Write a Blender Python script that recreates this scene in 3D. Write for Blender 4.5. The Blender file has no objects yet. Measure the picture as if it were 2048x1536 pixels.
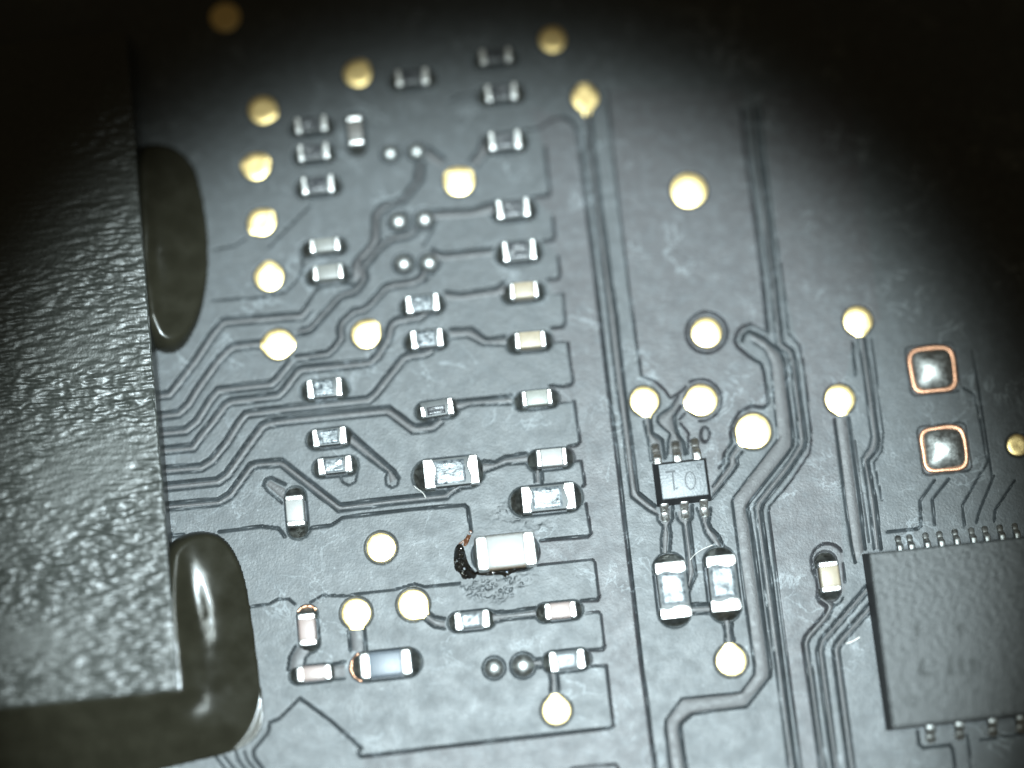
import bpy, bmesh, math, random
import numpy as np
from mathutils import Vector, Matrix, geometry

random.seed(7); rng = np.random.default_rng(11)
S = bpy.context.scene
COL = S.collection

# ------------------------------------------------------------------ camera (1 unit = 1 mm)
F, DIST, PHI, TH = 4000.0, 57.14, math.radians(6.0), math.radians(10.5)
r_ = Vector((math.cos(PHI), -math.sin(PHI), 0))
u0 = Vector((math.sin(PHI), math.cos(PHI), 0))
zz = Vector((0, 0, 1))
CAM = DIST * (-math.sin(TH) * u0 + math.cos(TH) * zz)
fw = -CAM.normalized()
up = r_.cross(fw)
cam = bpy.data.cameras.new('camera'); camo = bpy.data.objects.new('camera', cam); COL.objects.link(camo)
camo.matrix_world = Matrix(((r_.x, up.x, -fw.x, CAM.x), (r_.y, up.y, -fw.y, CAM.y), (r_.z, up.z, -fw.z, CAM.z), (0, 0, 0, 1)))
cam.sensor_width = 360; cam.lens = F / 2048 * 360
cam.clip_start = 1; cam.clip_end = 500
S.camera = camo

def P(x, y, z=0.0):
    d = r_ * ((x - 1024) / F) + up * ((768 - y) / F) + fw
    t = (z - CAM.z) / d.z
    return CAM + d * t
def PX(x, y, z=0.0):
    q = P(x, y, z); return (q.x, q.y)

cam.dof.use_dof = True
cam.dof.focus_distance = (P(1080, 1080) - CAM).dot(fw)
cam.dof.aperture_fstop = (cam.lens * 1e-3) / 7.2
cam.dof.aperture_blades = 0

# ------------------------------------------------------------------ world and lamp
W = bpy.data.worlds.new('World'); S.world = W; W.use_nodes = True
bg = W.node_tree.nodes['Background']; bg.inputs[0].default_value = (1.0, 0.80, 0.46, 1); bg.inputs[1].default_value = 0.05   # dim warm fill, added to tint the unlit edges

lt = P(985, 1140)
def led(name, pos, energy, rad, pool, blend, colour):
    L = bpy.data.lights.new(name, 'SPOT'); lo = bpy.data.objects.new(name, L); COL.objects.link(lo)
    lo.location = pos; lo.rotation_euler = (lt - pos).to_track_quat('-Z', 'Y').to_euler()
    L.energy = energy; L.color = colour; L.shadow_soft_size = rad
    L.spot_size = 2 * math.atan(pool / (lt - pos).length); L.spot_blend = blend  # narrow cone, shaped to imitate the dark round rim of an eyepiece
# coaxial lamp of the microscope and the LED ring round its objective
led('coaxial_lamp', Vector((2.2, -9.5, 80.0)), 620000, 1.1, 15.4, 0.50, (0.76, 0.92, 1.0))
for i in range(8):
    a_ = math.radians(22.5 + 45 * i)
    led('ring_light_led', Vector((1.5 + 17 * math.cos(a_), -8.0 + 17 * math.sin(a_), 80.0)), 44000, 1.1, 16.8, 0.48, (0.82, 0.94, 0.90))

S.view_settings.view_transform = 'Standard'; S.view_settings.look = 'None'
S.view_settings.exposure = 0; S.view_settings.gamma = 1
S.render.engine = 'CYCLES'

# ------------------------------------------------------------------ materials
def N(nt, t, **kw):
    n = nt.nodes.new(t)
    for k, v in kw.items(): setattr(n, k, v)
    return n
def mat(name, col, rough=0.5, metal=0.0, spec=0.5, var=0.0, vscale=8.0, bump=0.0, bscale=20.0, rvar=0.0, col2=None, stretch=(1, 1, 1), detail=4.0):
    m = bpy.data.materials.new(name); m.use_nodes = True; nt = m.node_tree
    b = nt.nodes['Principled BSDF']
    b.inputs['Base Color'].default_value = (*col, 1); b.inputs['Roughness'].default_value = rough
    b.inputs['Metallic'].default_value = metal; b.inputs['Specular IOR Level'].default_value = spec
    tc = N(nt, 'ShaderNodeTexCoord'); mp = N(nt, 'ShaderNodeMapping'); mp.inputs['Scale'].default_value = stretch
    geo = N(nt, 'ShaderNodeNewGeometry')
    nt.links.new(geo.outputs['Position'], mp.inputs['Vector'])
    if var or rvar:
        n = N(nt, 'ShaderNodeTexNoise'); n.inputs['Scale'].default_value = vscale; n.inputs['Detail'].default_value = detail
        nt.links.new(mp.outputs[0], n.inputs['Vector'])
        cr = N(nt, 'ShaderNodeValToRGB'); cr.color_ramp.elements[0].position = 0.34; cr.color_ramp.elements[1].position = 0.66
        nt.links.new(n.outputs['Fac'], cr.inputs[0])
        if var:
            c2 = col2 if col2 else tuple(c * (1 - var) for c in col)
            cr.color_ramp.elements[0].color = (*c2, 1); cr.color_ramp.elements[1].color = (*col, 1)
            nt.links.new(cr.outputs[0], b.inputs['Base Color'])
        if rvar:
            mr = N(nt, 'ShaderNodeMapRange'); mr.inputs[3].default_value = rough - rvar; mr.inputs[4].default_value = rough + rvar
            mr.inputs[1].default_value = 0.3; mr.inputs[2].default_value = 0.7
            nt.links.new(n.outputs['Fac'], mr.inputs[0]); nt.links.new(mr.outputs[0], b.inputs['Roughness'])
    if bump:
        n2 = N(nt, 'ShaderNodeTexNoise'); n2.inputs['Scale'].default_value = bscale; n2.inputs['Detail'].default_value = 3
        nt.links.new(mp.outputs[0], n2.inputs['Vector'])
        bp = N(nt, 'ShaderNodeBump'); bp.inputs['Strength'].default_value = bump; bp.inputs['Distance'].default_value = 0.02
        nt.links.new(n2.outputs['Fac'], bp.inputs['Height']); nt.links.new(bp.outputs[0], b.inputs['Normal'])
    return m

def board_material():
    m = bpy.data.materials.new('solder_mask_black'); m.use_nodes = True; nt = m.node_tree; lk = nt.links.new
    b = nt.nodes['Principled BSDF']; geo = N(nt, 'ShaderNodeNewGeometry'); pos = geo.outputs['Position']
    def noise(sc, det=4, rough=0.55, dist=0.0):
        n = N(nt, 'ShaderNodeTexNoise'); n.inputs['Scale'].default_value = sc; n.inputs['Detail'].default_value = det
        n.inputs['Roughness'].default_value = rough; n.inputs['Distortion'].default_value = dist
        lk(pos, n.inputs['Vector']); return n.outputs['Fac']
    def rng_(f, a, bb, c, d):
        r = N(nt, 'ShaderNodeMapRange'); r.inputs[1].default_value = a; r.inputs[2].default_value = bb
        r.inputs[3].default_value = c; r.inputs[4].default_value = d; lk(f, r.inputs[0]); return r.outputs[0]
    def mixc(f, a, bb):
        x = N(nt, 'ShaderNodeMix', data_type='RGBA'); lk(f, x.inputs[0])
        for s, v in ((x.inputs[6], a), (x.inputs[7], bb)):
            if isinstance(v, tuple): s.default_value = (*v, 1)
            else: lk(v, s)
        return x.outputs[2]
    def math_(op, a, bb):
        x = N(nt, 'ShaderNodeMath', operation=op)
        for s, v in ((x.inputs[0], a), (x.inputs[1], bb)):
            if isinstance(v, (int, float)): s.default_value = v
            else: lk(v, s)
        return x.outputs[0]
    at = N(nt, 'ShaderNodeAttribute', attribute_name='copper')
    base = mixc(at.outputs['Fac'], (0.028, 0.032, 0.034), (0.027, 0.025, 0.027))
    big = rng_(noise(0.55, 5, 0.6), 0.35, 0.68, 0.0, 1.0)
    base = mixc(math_('MULTIPLY', big, 0.28), base, (0.046, 0.053, 0.058))
    fine = rng_(noise(3.2, 6, 0.68), 0.46, 0.72, 0.0, 1.0)
    base = mixc(math_('MULTIPLY', fine, 0.5), base, (0.070, 0.080, 0.087))
    # dried residue wisps: thin winding bands where two noises cross
    w = noise(0.9, 5, 0.62, 0.8)
    band = rng_(math_('ABSOLUTE', math_('SUBTRACT', w, 0.53), 0.0), 0.0, 0.022, 1.0, 0.0)
    msk = rng_(noise(0.45, 2), 0.52, 0.62, 0.0, 1.0)
    base = mixc(math_('MULTIPLY', math_('MULTIPLY', band, msk), 0.75), base, (0.15, 0.165, 0.175))
    sp = rng_(noise(9.0, 2, 0.5), 0.70, 0.76, 0.0, 1.0)
    base = mixc(math_('MULTIPLY', sp, 0.6), base, (0.16, 0.175, 0.185))
    lk(base, b.inputs['Base Color'])
    lk(rng_(noise(1.7, 6, 0.65), 0.3, 0.7, 0.43, 0.55), b.inputs['Roughness'])
    b.inputs['Specular IOR Level'].default_value = 0.5
    bp = N(nt, 'ShaderNodeBump'); bp.inputs['Strength'].default_value = 0.35; bp.inputs['Distance'].default_value = 0.02
    lk(math_('ADD', noise(14, 3), math_('MULTIPLY', noise(2.2, 3), 1.6)), bp.inputs['Height'])
    lk(bp.outputs[0], b.inputs['Normal'])
    return m

M = {}
M['board'] = board_material()
M['trace'] = mat('mask_over_trace', (0.047, 0.045, 0.046), 0.50, var=0.40, vscale=4.5, bump=0.3, bscale=16, rvar=0.07)
M['gold'] = mat('gold_plate', (0.99, 0.74, 0.34), 0.38, 1.0, var=0.10, vscale=9, bump=0.12, bscale=25, rvar=0.05)
M['tin'] = mat('tinned_end', (0.86, 0.86, 0.85), 0.33, 1.0, var=0.12, vscale=14, bump=0.22, bscale=18, rvar=0.06)
M['solder'] = mat('solder', (0.42, 0.43, 0.42), 0.46, 1.0, var=0.25, vscale=9, bump=0.25, bscale=12, rvar=0.08)
M['pool'] = mat('solder_pool', (0.30, 0.31, 0.29), 0.38, 1.0, var=0.4, vscale=7, bump=0.35, bscale=9, rvar=0.1)
M['copper'] = mat('bare_copper', (0.72, 0.38, 0.24), 0.42, 1.0, var=0.35, vscale=11, bump=0.3, bscale=20)
M['film'] = mat('glazed_resistor_top', (0.17, 0.185, 0.195), 0.32, 0.10, var=0.8, vscale=9, bump=0.55, bscale=13, rvar=0.1, col2=(0.030, 0.037, 0.043), detail=6)
M['blackfilm'] = mat('black_resistor_top', (0.035, 0.037, 0.042), 0.32, 0.0, var=0.5, vscale=12, bump=0.6, bscale=14, rvar=0.1)
M['resbody'] = mat('resistor_ceramic', (0.055, 0.06, 0.06), 0.5, var=0.3, vscale=9)
CERAM = {'cream': (0.60, 0.49, 0.34), 'pink': (0.57, 0.43, 0.39), 'white': (0.56, 0.55, 0.53), 'grey': (0.34, 0.34, 0.31), 'green': (0.42, 0.43, 0.38), 'blue': (0.19, 0.23, 0.28), 'taupe': (0.30, 0.28, 0.26)}
for k, v in CERAM.items():
    M[k] = mat(k + '_ceramic', tuple(0.43 * q for q in v), 0.42, var=0.12, vscale=11, bump=0.15, bscale=30, rvar=0.05)
M['brownside'] = mat('brown_ceramic_side', (0.34, 0.22, 0.11), 0.5, var=0.4, vscale=10)
M['chip'] = mat('moulded_black_resin', (0.036, 0.039, 0.035), 0.37, var=0.4, vscale=12, bump=0.35, bscale=16, rvar=0.06)
M['chipfine'] = mat('matt_black_resin', (0.026, 0.029, 0.029), 0.5, var=0.45, vscale=12, bump=0.5, bscale=22)
M['sot'] = mat('painted_sheen_resin', (0.13, 0.14, 0.148), 0.42, var=0.35, vscale=13, bump=0.5, bscale=16)  # sheen of the top face put into its colour
M['sotside'] = mat('black_resin_shaded_side', (0.012, 0.012, 0.013), 0.6, var=0.3)  # darker resin for chip sides, their shade put into the colour
M['mark'] = mat('engraved_mark', (0.08, 0.084, 0.088), 0.8)
M['faintmark'] = mat('faint_laser_mark', (0.020, 0.022, 0.021), 0.7)
M['glue'] = mat('black_underfill_glue', (0.016, 0.015, 0.010), 0.20, spec=0.25, var=0.25, vscale=1.6, bump=0.05, bscale=5, rvar=0.06)
M['flux'] = mat('burnt_flux', (0.012, 0.010, 0.008), 0.09, var=0.6, vscale=8, bump=0.5, bscale=9)
M['rust'] = mat('rusty_flux', (0.11, 0.045, 0.022), 0.35, var=0.5, vscale=16)
M['fibre'] = mat('white_fibre', (0.6, 0.58, 0.55), 0.6)

# ------------------------------------------------------------------ helpers
def link(name, me, m, parent=None, smooth=True):
    if m is not None: me.materials.append(m)
    if smooth: me.polygons.foreach_set('use_smooth', [True] * len(me.polygons))
    o = bpy.data.objects.new(name, me); COL.objects.link(o)
    if parent is not None: o.parent = parent
    return o
def from_bm(name, bm, m, parent=None, smooth=True):
    bmesh.ops.recalc_face_normals(bm, faces=bm.faces[:])
    me = bpy.data.meshes.new(name); bm.to_mesh(me); bm.free()
    return link(name, me, m, parent, smooth)
def from_py(name, v, f, m, parent=None, smooth=True):
    me = bpy.data.meshes.new(name); me.from_pydata(v, [], f); me.update()
    return link(name, me, m, parent, smooth)
def empty(name, loc, label, cat, group=None, rz=0.0):
    o = bpy.data.objects.new(name, None); COL.objects.link(o); o.location = loc; o.rotation_euler = (0, 0, rz)
    o.empty_display_size = 0.3
    o['label'] = label; o['category'] = cat
    if group: o['group'] = group
    return o
def box_bm(l, w, h, c=(0, 0, 0), bev=0.02, seg=2, taper=None):
    bm = bmesh.new(); bmesh.ops.create_cube(bm, size=1)
    for v in bm.verts:
        k = taper if (taper and v.co.z > 0) else 0
        v.co.x *= (l - 2 * k); v.co.y *= (w - 2 * k); v.co.z *= h
    if bev > 0: bmesh.ops.bevel(bm, geom=bm.edges[:], offset=bev, segments=seg, profile=0.6, affect='EDGES')
    for v in bm.verts: v.co += Vector(c)
    return bm
def grid_mesh(X, Y, Z):
    ny, nx = Z.shape
    me = bpy.data.meshes.new('grid')
    co = np.stack([X, Y, Z], -1).reshape(-1, 3).astype(np.float32)
    idx = np.arange(nx * ny).reshape(ny, nx)
    q = np.stack([idx[:-1, :-1], idx[:-1, 1:], idx[1:, 1:], idx[1:, :-1]], -1).reshape(-1, 4).astype(np.int32)
    return add_raw(me, co, q)
def add_raw(me, co, q):
    nf = len(q)
    me.vertices.add(len(co)); me.vertices.foreach_set('co', co.ravel())
    me.loops.add(nf * 4); me.loops.foreach_set('vertex_index', q.ravel())
    me.polygons.add(nf); me.polygons.foreach_set('loop_start', np.arange(0, nf * 4, 4, dtype=np.int32))
    me.update(calc_edges=True); me.validate()
    return me
def gauss_noise(ny, nx, sy, sx):
    a = rng.standard_normal((ny, nx))
    fy = np.fft.fftfreq(ny)[:, None]; fx = np.fft.fftfreq(nx)[None, :]
    g = np.exp(-2 * (math.pi ** 2) * ((fy * sy) ** 2 + (fx * sx) ** 2))
    b = np.fft.ifft2(np.fft.fft2(a) * g).real
    return b / b.std()
def sdist(poly, X, Y):
    """signed distance, positive inside"""
    d = np.full(X.shape, 1e9); ins = np.zeros(X.shape, bool); n = len(poly)
    for i in range(n):
        ax, ay = poly[i]; bx, by = poly[(i + 1) % n]
        ex, ey = bx - ax, by - ay; L2 = ex * ex + ey * ey + 1e-12
        t = np.clip(((X - ax) * ex + (Y - ay) * ey) / L2, 0, 1)
        d = np.minimum(d, np.hypot(X - ax - t * ex, Y - ay - t * ey))
        c = (ay > Y) != (by > Y)
        ins ^= c & (X < ex * (Y - ay) / (by - ay + 1e-12) + ax)
    return np.where(ins, d, -d)
def chaikin(pts, n=2, closed=True):
    for _ in range(n):
        out = []; m = len(pts)
        for i in range(m if closed else m - 1):
            a, b = pts[i], pts[(i + 1) % m]
            out += [(a[0] * .75 + b[0] * .25, a[1] * .75 + b[1] * .25), (a[0] * .25 + b[0] * .75, a[1] * .25 + b[1] * .75)]
        if not closed: out = [pts[0]] + out + [pts[-1]]
        pts = out
    return pts
def offset(pts, d):
    """offset a pixel polyline to its right-hand side (y down: +d goes below a line running to the right)"""
    out = []
    for i, p in enumerate(pts):
        ns = []
        for a, b in ((i - 1, i), (i, i + 1)):
            if a < 0 or b >= len(pts): continue
            dx, dy = pts[b][0] - pts[a][0], pts[b][1] - pts[a][1]; l = math.hypot(dx, dy) + 1e-9
            ns.append((-dy / l, dx / l))
        nx = sum(n[0] for n in ns) / len(ns); ny = sum(n[1] for n in ns) / len(ns)
        l2 = max(nx * nx + ny * ny, 0.45)
        out.append((p[0] + nx / l2 * d, p[1] + ny / l2 * d))
    return out
def resample(pts, n):
    p = np.array(pts, float); s = np.r_[0, np.cumsum(np.hypot(*np.diff(p, axis=0).T))]
    t = np.linspace(0, s[-1], n)
    return list(zip(np.interp(t, s, p[:, 0]), np.interp(t, s, p[:, 1])))
def ring(cx, cy, r, a0=0, a1=360, n=30, ry=None):
    ry = ry or r
    return [(cx + r * math.cos(math.radians(a0 + (a1 - a0) * i / n)), cy + ry * math.sin(math.radians(a0 + (a1 - a0) * i / n))) for i in range(n + 1)]

# ------------------------------------------------------------------ line work of the board (photo pixels on the board plane)
K = []   # (width px, polyline)
TR = []  # (edge a, edge b) -> one trace each
def k(w, *pts): K.append((w, list(pts))); return list(pts)
def tr(a, b): TR.append((a, b))
def pair(w, pts, off, w2=4, full=True):
    a = list(pts); b = offset(a, off); K.append((w, a)); K.append((w2, b)); TR.append((a, b))

D1 = [(300, 787), (335, 783), (358, 754), (389, 713), (421, 664), (444, 638), (495, 633), (600, 625), (612, 611), (630, 583), (643, 573), (666, 569), (698, 567), (711, 571), (723, 556), (722, 545), (717, 535), (721, 526), (743, 505), (757, 487), (759, 475), (757, 443), (764, 429), (779, 416), (812, 404), (846, 361), (849, 325)]
k(7, *D1)
D1L = [(834, 325), (830, 359), (801, 397), (769, 405), (755, 415), (746, 430), (745, 475), (741, 486), (709, 520), (705, 532), (707, 548), (700, 557)]
k(7, *D1L)
tr(D1[13:][::-1], D1L[:10])
pair(1.0, D1[:9], 15, 4)
pair(7, [(303, 827), (354, 821), (372, 804), (389, 776), (428, 721), (448, 699), (464, 687), (501, 682), (522, 681)], 15)
pair(7, [(306, 861), (368, 855), (389, 838), (417, 793), (434, 774), (493, 767), (540, 762), (551, 752), (578, 718)], 15)
pair(7, [(590, 711), (653, 702), (664, 692), (676, 676), (675, 653), (681, 640), (693, 629), (704, 618), (724, 614), (736, 606), (756, 584), (765, 572), (777, 566), (825, 559), (839, 552), (844, 538), (842, 526)], 13)
pair(7, [(310, 895), (382, 889), (394, 872), (417, 844), (446, 805), (460, 797), (553, 785), (563, 776), (592, 737), (604, 732), (680, 725), (737, 719), (750, 707), (770, 675), (773, 657), (779, 644), (791, 635), (835, 628), (850, 618)], 15)
pair(7, [(312, 935), (401, 928), (420, 916), (449, 880), (475, 838), (489, 822), (580, 810), (734, 793), (746, 783), (801, 713), (813, 706), (846, 701), (861, 694)], 15)
pair(8, [(318, 968), (433, 956), (449, 945), (495, 881), (520, 847), (535, 840), (580, 833), (729, 818), (778, 813), (829, 851), (862, 847), (877, 834)], 16)
pair(8, [(322, 1008), (436, 998), (457, 985), (499, 927), (515, 922), (565, 919), (681, 1009), (780, 996), (889, 985), (900, 975), (914, 968)], 14)
# wire from the pair of small capacitors down to the neighbouring pad
zc = [(838, 455), (834, 468), (822, 476), (785, 484), (766, 496), (736, 533), (731, 543), (736, 553), (734, 563), (720, 582), (709, 590), (689, 595), (680, 601), (627, 661), (615, 667), (596, 670)]
pair(7, zc, 13)
k(7, (333, 1059), (346, 1072), (367, 1070)); k(7, (438, 1064), (522, 1053), (557, 1057), (563, 1063), (570, 1073))
k(7, (612, 1073), (623, 1056), (662, 1051), (686, 1035), (820, 1019), (928, 1010), (936, 1016), (943, 1064))
k(5, (425, 601), (526, 594), (570, 585), (595, 561), (606, 535), (603, 505)); k(4, (425, 500), (470, 491), (490, 478))
k(5, (622, 410), (580, 452), (538, 495))
U1 = [(570, 969), (541, 955), (531, 959), (527, 970)]; U2 = [(527, 970), (535, 982), (565, 1006)]
k(7, *U1); k(4, *U2); tr([(572, 972), (543, 957)], [(566, 1003), (530, 973)])
a = k(8, (702, 866), (789, 943), (798, 956)); k(4, (798, 956), (795, 970), (784, 976), (772, 969), (771, 956), (774, 946))
b = k(4, (774, 946), (697, 888)); tr(a, [(697, 888), (774, 946), (776, 968)])
k(4, (681, 948), (684, 964), (697, 971), (711, 964), (716, 940), (715, 916))
k(4.5, (500, 1214), (538, 1208), (554, 1199), (578, 1198), (590, 1208)); k(4.5, (619, 1206), (644, 1191), (691, 1192), (739, 1185), (791, 1179), (829, 1168), (849, 1174), (920, 1167))
k(6, (527, 1540), (509, 1516), (506, 1502), (537, 1464), (539, 1445), (558, 1438), (600, 1396), (660, 1440), (723, 1496), (716, 1507), (722, 1513)); k(7, (722, 1513), (1000, 1480), (1220, 1456), (1228, 1451))
k(5, (1228, 1451), (1226, 1446), (1212, 1331), (1179, 1332))
for i, x in enumerate((470, 488, 448, 430)): k(4, (x, 1500 + (2 if i < 2 else 12)), (x + 6, 1520), (x + 26, 1545))
k(4, (1140, 1536), (1231, 1528), (1238, 1540))
# comb of copper fingers
teeth = [
 [(1089, 293), (1100, 381), (1098, 391), (1065, 394)], [(1105, 431), (1109, 472), (1105, 481), (1086, 483)],
 [(1116, 511), (1120, 552), (1115, 558), (1095, 559)], [(1105, 588), (1126, 587), (1131, 643), (1127, 654), (1103, 656)],
 [(1107, 684), (1135, 684), (1146, 763), (1142, 770), (1125, 773), (1099, 771)], [(1120, 806), (1148, 802), (1160, 884), (1155, 890), (1136, 893)],
 [(1141, 924), (1162, 922), (1170, 969), (1165, 973)], [(1171, 1006), (1182, 1067), (1177, 1073), (1081, 1081)],
 [(1074, 1131), (1184, 1118), (1190, 1125), (1198, 1192), (1195, 1200), (1162, 1202)], [(1171, 1227), (1197, 1224), (1202, 1229), (1209, 1291), (1206, 1298), (1176, 1300)]]
for t in teeth:
    iv = [i for i in range(len(t) - 1) if abs(t[i + 1][1] - t[i][1]) > 30][0]
    if iv > 0: k(3.5, *t[:iv + 1])
    k(5, *t[iv:iv + 2]); k(7, *t[iv + 1:])
def conn(top, bot, wt=7, wb=4): k(wt, *top); k(wb, *bot); tr(top, bot)
conn([(868, 421), (945, 418), (988, 402)], [(868, 441), (945, 437), (990, 428)], 7, 1.5)
k(4, (872, 446), (861, 468), (846, 492))
conn([(863, 498), (884, 507), (984, 497)], [(870, 520), (890, 524), (984, 514)], 7, 1.5); k(4, (881, 532), (851, 565))
conn([(890, 583), (918, 587), (994, 575), (1009, 562)], [(890, 602), (918, 604), (996, 594), (1010, 590)], 7, 1.5)
conn([(899, 658), (944, 656), (972, 678), (1010, 672)], [(901, 677), (934, 674), (965, 690), (1013, 692)])
conn([(912, 802), (1023, 791)], [(914, 822), (942, 811), (1025, 809)], 7)
conn([(966, 922), (990, 924), (1008, 914), (1053, 906)], [(966, 947), (1012, 929), (1055, 927)])
conn([(1083, 935), (1084, 967)], [(1068, 937), (1069, 965)])
conn([(982, 1224), (1015, 1224), (1070, 1216)], [(987, 1246), (1017, 1239), (1073, 1235)])
conn([(857, 1224), (870, 1234), (890, 1238)], [(847, 1238), (870, 1255), (890, 1258)], 6)
conn([(1064, 1317), (1083, 1317)], [(1064, 1334), (1083, 1334)], 6, 5)
conn([(1115, 1343), (1117, 1381)], [(1097, 1343), (1101, 1362), (1100, 1385)], 6, 5)
conn([(729, 1258), (732, 1302)], [(698, 1260), (701, 1302)], 7, 6)
conn([(664, 1328), (690, 1324)], [(664, 1360), (690, 1357)], 6)
conn([(591, 1292), (579, 1314), (576, 1340)], [(622, 1304), (611, 1316), (609, 1330)], 6)
conn([(857, 293), (889, 318)], [(850, 318), (880, 338)], 6, 1)
conn([(938, 322), (952, 305), (968, 271)], [(954, 335), (966, 322), (982, 300)], 6)
k(4, (952, 186), (923, 188), (899, 203)); k(5, (1050, 260), (1079, 256), (1106, 238), (1126, 234))
L1 = [(1126, 234), (1143, 243), (1153, 257), (1160, 300), (1173, 414), (1191, 560), (1203, 663), (1217, 777), (1225, 842), (1239, 955), (1248, 1040), (1266, 1180), (1281, 1315), (1297, 1435), (1312, 1550)]
k(8.5, *L1)
L2 = k(4, (1168, 225), (1177, 326), (1207, 555), (1216, 626), (1227, 725), (1245, 857), (1262, 994), (1297, 1021), (1318, 1032))
L3 = k(8, (1180, 225), (1187, 300), (1202, 414), (1221, 560), (1232, 629), (1247, 765), (1260, 867), (1274, 984), (1310, 1013))
tr(L3, L2)
k(4.5, (1213, 180), (1228, 326), (1246, 472), (1256, 560), (1271, 674), (1283, 752), (1310, 762), (1330, 780), (1340, 795))
conn([(1301, 834), (1303, 865), (1324, 879), (1330, 916)], [(1287, 840), (1299, 896), (1302, 922)], 7)
k(5, (1373, 773), (1361, 784), (1342, 796)); k(5, *ring(1401, 800, 42, -120, 95, 24))
conn([(1362, 812), (1348, 834), (1350, 850), (1356, 871), (1367, 885), (1370, 908)], [(1357, 790), (1343, 813), (1317, 831), (1314, 842), (1326, 855), (1341, 866), (1336, 883), (1334, 910)], 7, 5)
k(5, (1371, 826), (1360, 838)); k(4, (1360, 845), (1377, 866), (1375, 908))
k(6, *ring(1410, 869, 9, 60, 250, 14, 15)); k(4, *ring(1410, 869, 9, -110, 60, 14, 15))
k(6, *ring(1413, 665, 41, 0, 360, 40))
k(7, (1463, 884), (1461, 862), (1467, 840), (1478, 825), (1502, 812), (1528, 815), (1537, 806), (1535, 790), (1528, 745), (1522, 727), (1501, 715), (1475, 694), (1469, 681), (1474, 665), (1486, 653), (1503, 648))
k(3, (1503, 648), (1535, 664)); k(8, (1483, 215), (1490, 300), (1509, 430), (1525, 560), (1535, 664))
inner = [(1484, 682), (1487, 671), (1499, 662), (1528, 676), (1560, 702), (1568, 722), (1577, 800), (1586, 875), (1584, 893), (1575, 906), (1498, 1004), (1494, 1014), (1500, 1040), (1522, 1200), (1541, 1337), (1540, 1354), (1494, 1413), (1385, 1427), (1362, 1446), (1360, 1460), (1374, 1550)]
k(8, *inner[:16]); k(5, *inner[15:18]); k(8, *inner[17:])
l1 = [(1503, 682), (1530, 700), (1542, 727), (1553, 855), (1556, 879), (1469, 992), (1464, 1003), (1474, 1078), (1490, 1200), (1509, 1331), (1508, 1350), (1481, 1386), (1363, 1398), (1332, 1440), (1331, 1457), (1342, 1550)]
k(3, *l1[:5]); k(5, *l1[4:12]); k(6.5, *l1[11:13]); k(5, *l1[12:])
tr(inner[2:], l1)
B = [(1508, 215), (1516, 300), (1535, 430), (1551, 560), (1565, 686), (1585, 700), (1591, 722), (1601, 800), (1612, 880), (1609, 895), (1580, 939), (1526, 1008), (1522, 1022), (1524, 1040), (1548, 1200), (1572, 1391), (1594, 1550)]
BL = [(1496, 215), (1504, 300), (1522, 430), (1540, 560), (1553, 690), (1574, 706), (1582, 735), (1593, 833), (1597, 888), (1580, 917), (1510, 1006), (1509, 1020), (1513, 1040), (1531, 1200), (1560, 1391), (1578, 1550)]
k(8, *B); k(3.5, *BL); tr(B, BL)
k(4, (1520, 215), (1530, 330), (1550, 470), (1566, 560), (1576, 665), (1599, 690), (1610, 745), (1623, 875), (1620, 905), (1580, 965), (1539, 1012), (1537, 1025), (1559, 1200), (1584, 1391), (1606, 1550))
k(6, (1463, 886), (1448, 906), (1446, 927), (1438, 935))
conn([(1485, 903), (1473, 917), (1475, 930), (1467, 943), (1424, 996)], [(1471, 891), (1457, 914), (1459, 926), (1426, 972)], 6, 6)
# right-hand traces
k(6, (1705, 684), (1711, 750))
conn([(1729, 674), (1741, 752), (1758, 881), (1754, 900), (1735, 922), (1751, 1000), (1762, 1098)], [(1716, 676), (1728, 752), (1743, 872), (1739, 893), (1724, 916), (1738, 1000), (1748, 1098)], 7, 4)
k(3.5, (1743, 676), (1767, 862), (1764, 902), (1748, 925), (1764, 1000))
conn([(1697, 834), (1715, 966), (1719, 1000), (1730, 1098)], [(1669, 838), (1686, 966), (1690, 1000), (1703, 1088), (1711, 1125)], 7, 7)
conn([(1703, 838), (1721, 966), (1725, 1000), (1734, 1085)], [(1710, 880), (1722, 960), (1731, 1030), (1738, 1085)], 1, 3)
pair(7, [(1638, 1202), (1655, 1214), (1648, 1229), (1610, 1271), (1605, 1287), (1617, 1366), (1643, 1550)], -12, 3.5)
pair(7, [(1736, 1167), (1640, 1278), (1634, 1301), (1642, 1364), (1668, 1550)], -13, 3.5)
pair(7, [(1746, 1198), (1672, 1282), (1665, 1298), (1677, 1391), (1699, 1550)], -14, 3.5)
k(5, *ring(1655, 1120, 33, 150, 330, 16)); k(5, (1626, 1125), (1624, 1140), (1636, 1165), (1634, 1195), (1640, 1204)); k(4, (1686, 1125), (1690, 1165)); k(4, *ring(1662, 1186, 26, 20, 150, 12))
k(6, (1870, 960), (1840, 1000), (1842, 1052), (1834, 1058), (1774, 1064)); k(6, (1898, 957), (1864, 1000), (1870, 1050))
k(5, (1962, 945), (1925, 1010), (1929, 1052)); k(5, (1988, 950), (1958, 1024), (1953, 1045)); k(5, (2030, 960), (1990, 1020), (1989, 1043))
k(4, (1925, 775), (1948, 788), (1958, 830), (1975, 925), (1966, 942)); k(4, (1945, 700), (1985, 960))
k(6, (1835, 1462), (1838, 1488), (1848, 1496), (1900, 1490), (1906, 1500), (1912, 1550)); k(4, (1935, 1470), (1945, 1550)); k(4, (1960, 1480), (2060, 1465))
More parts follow.
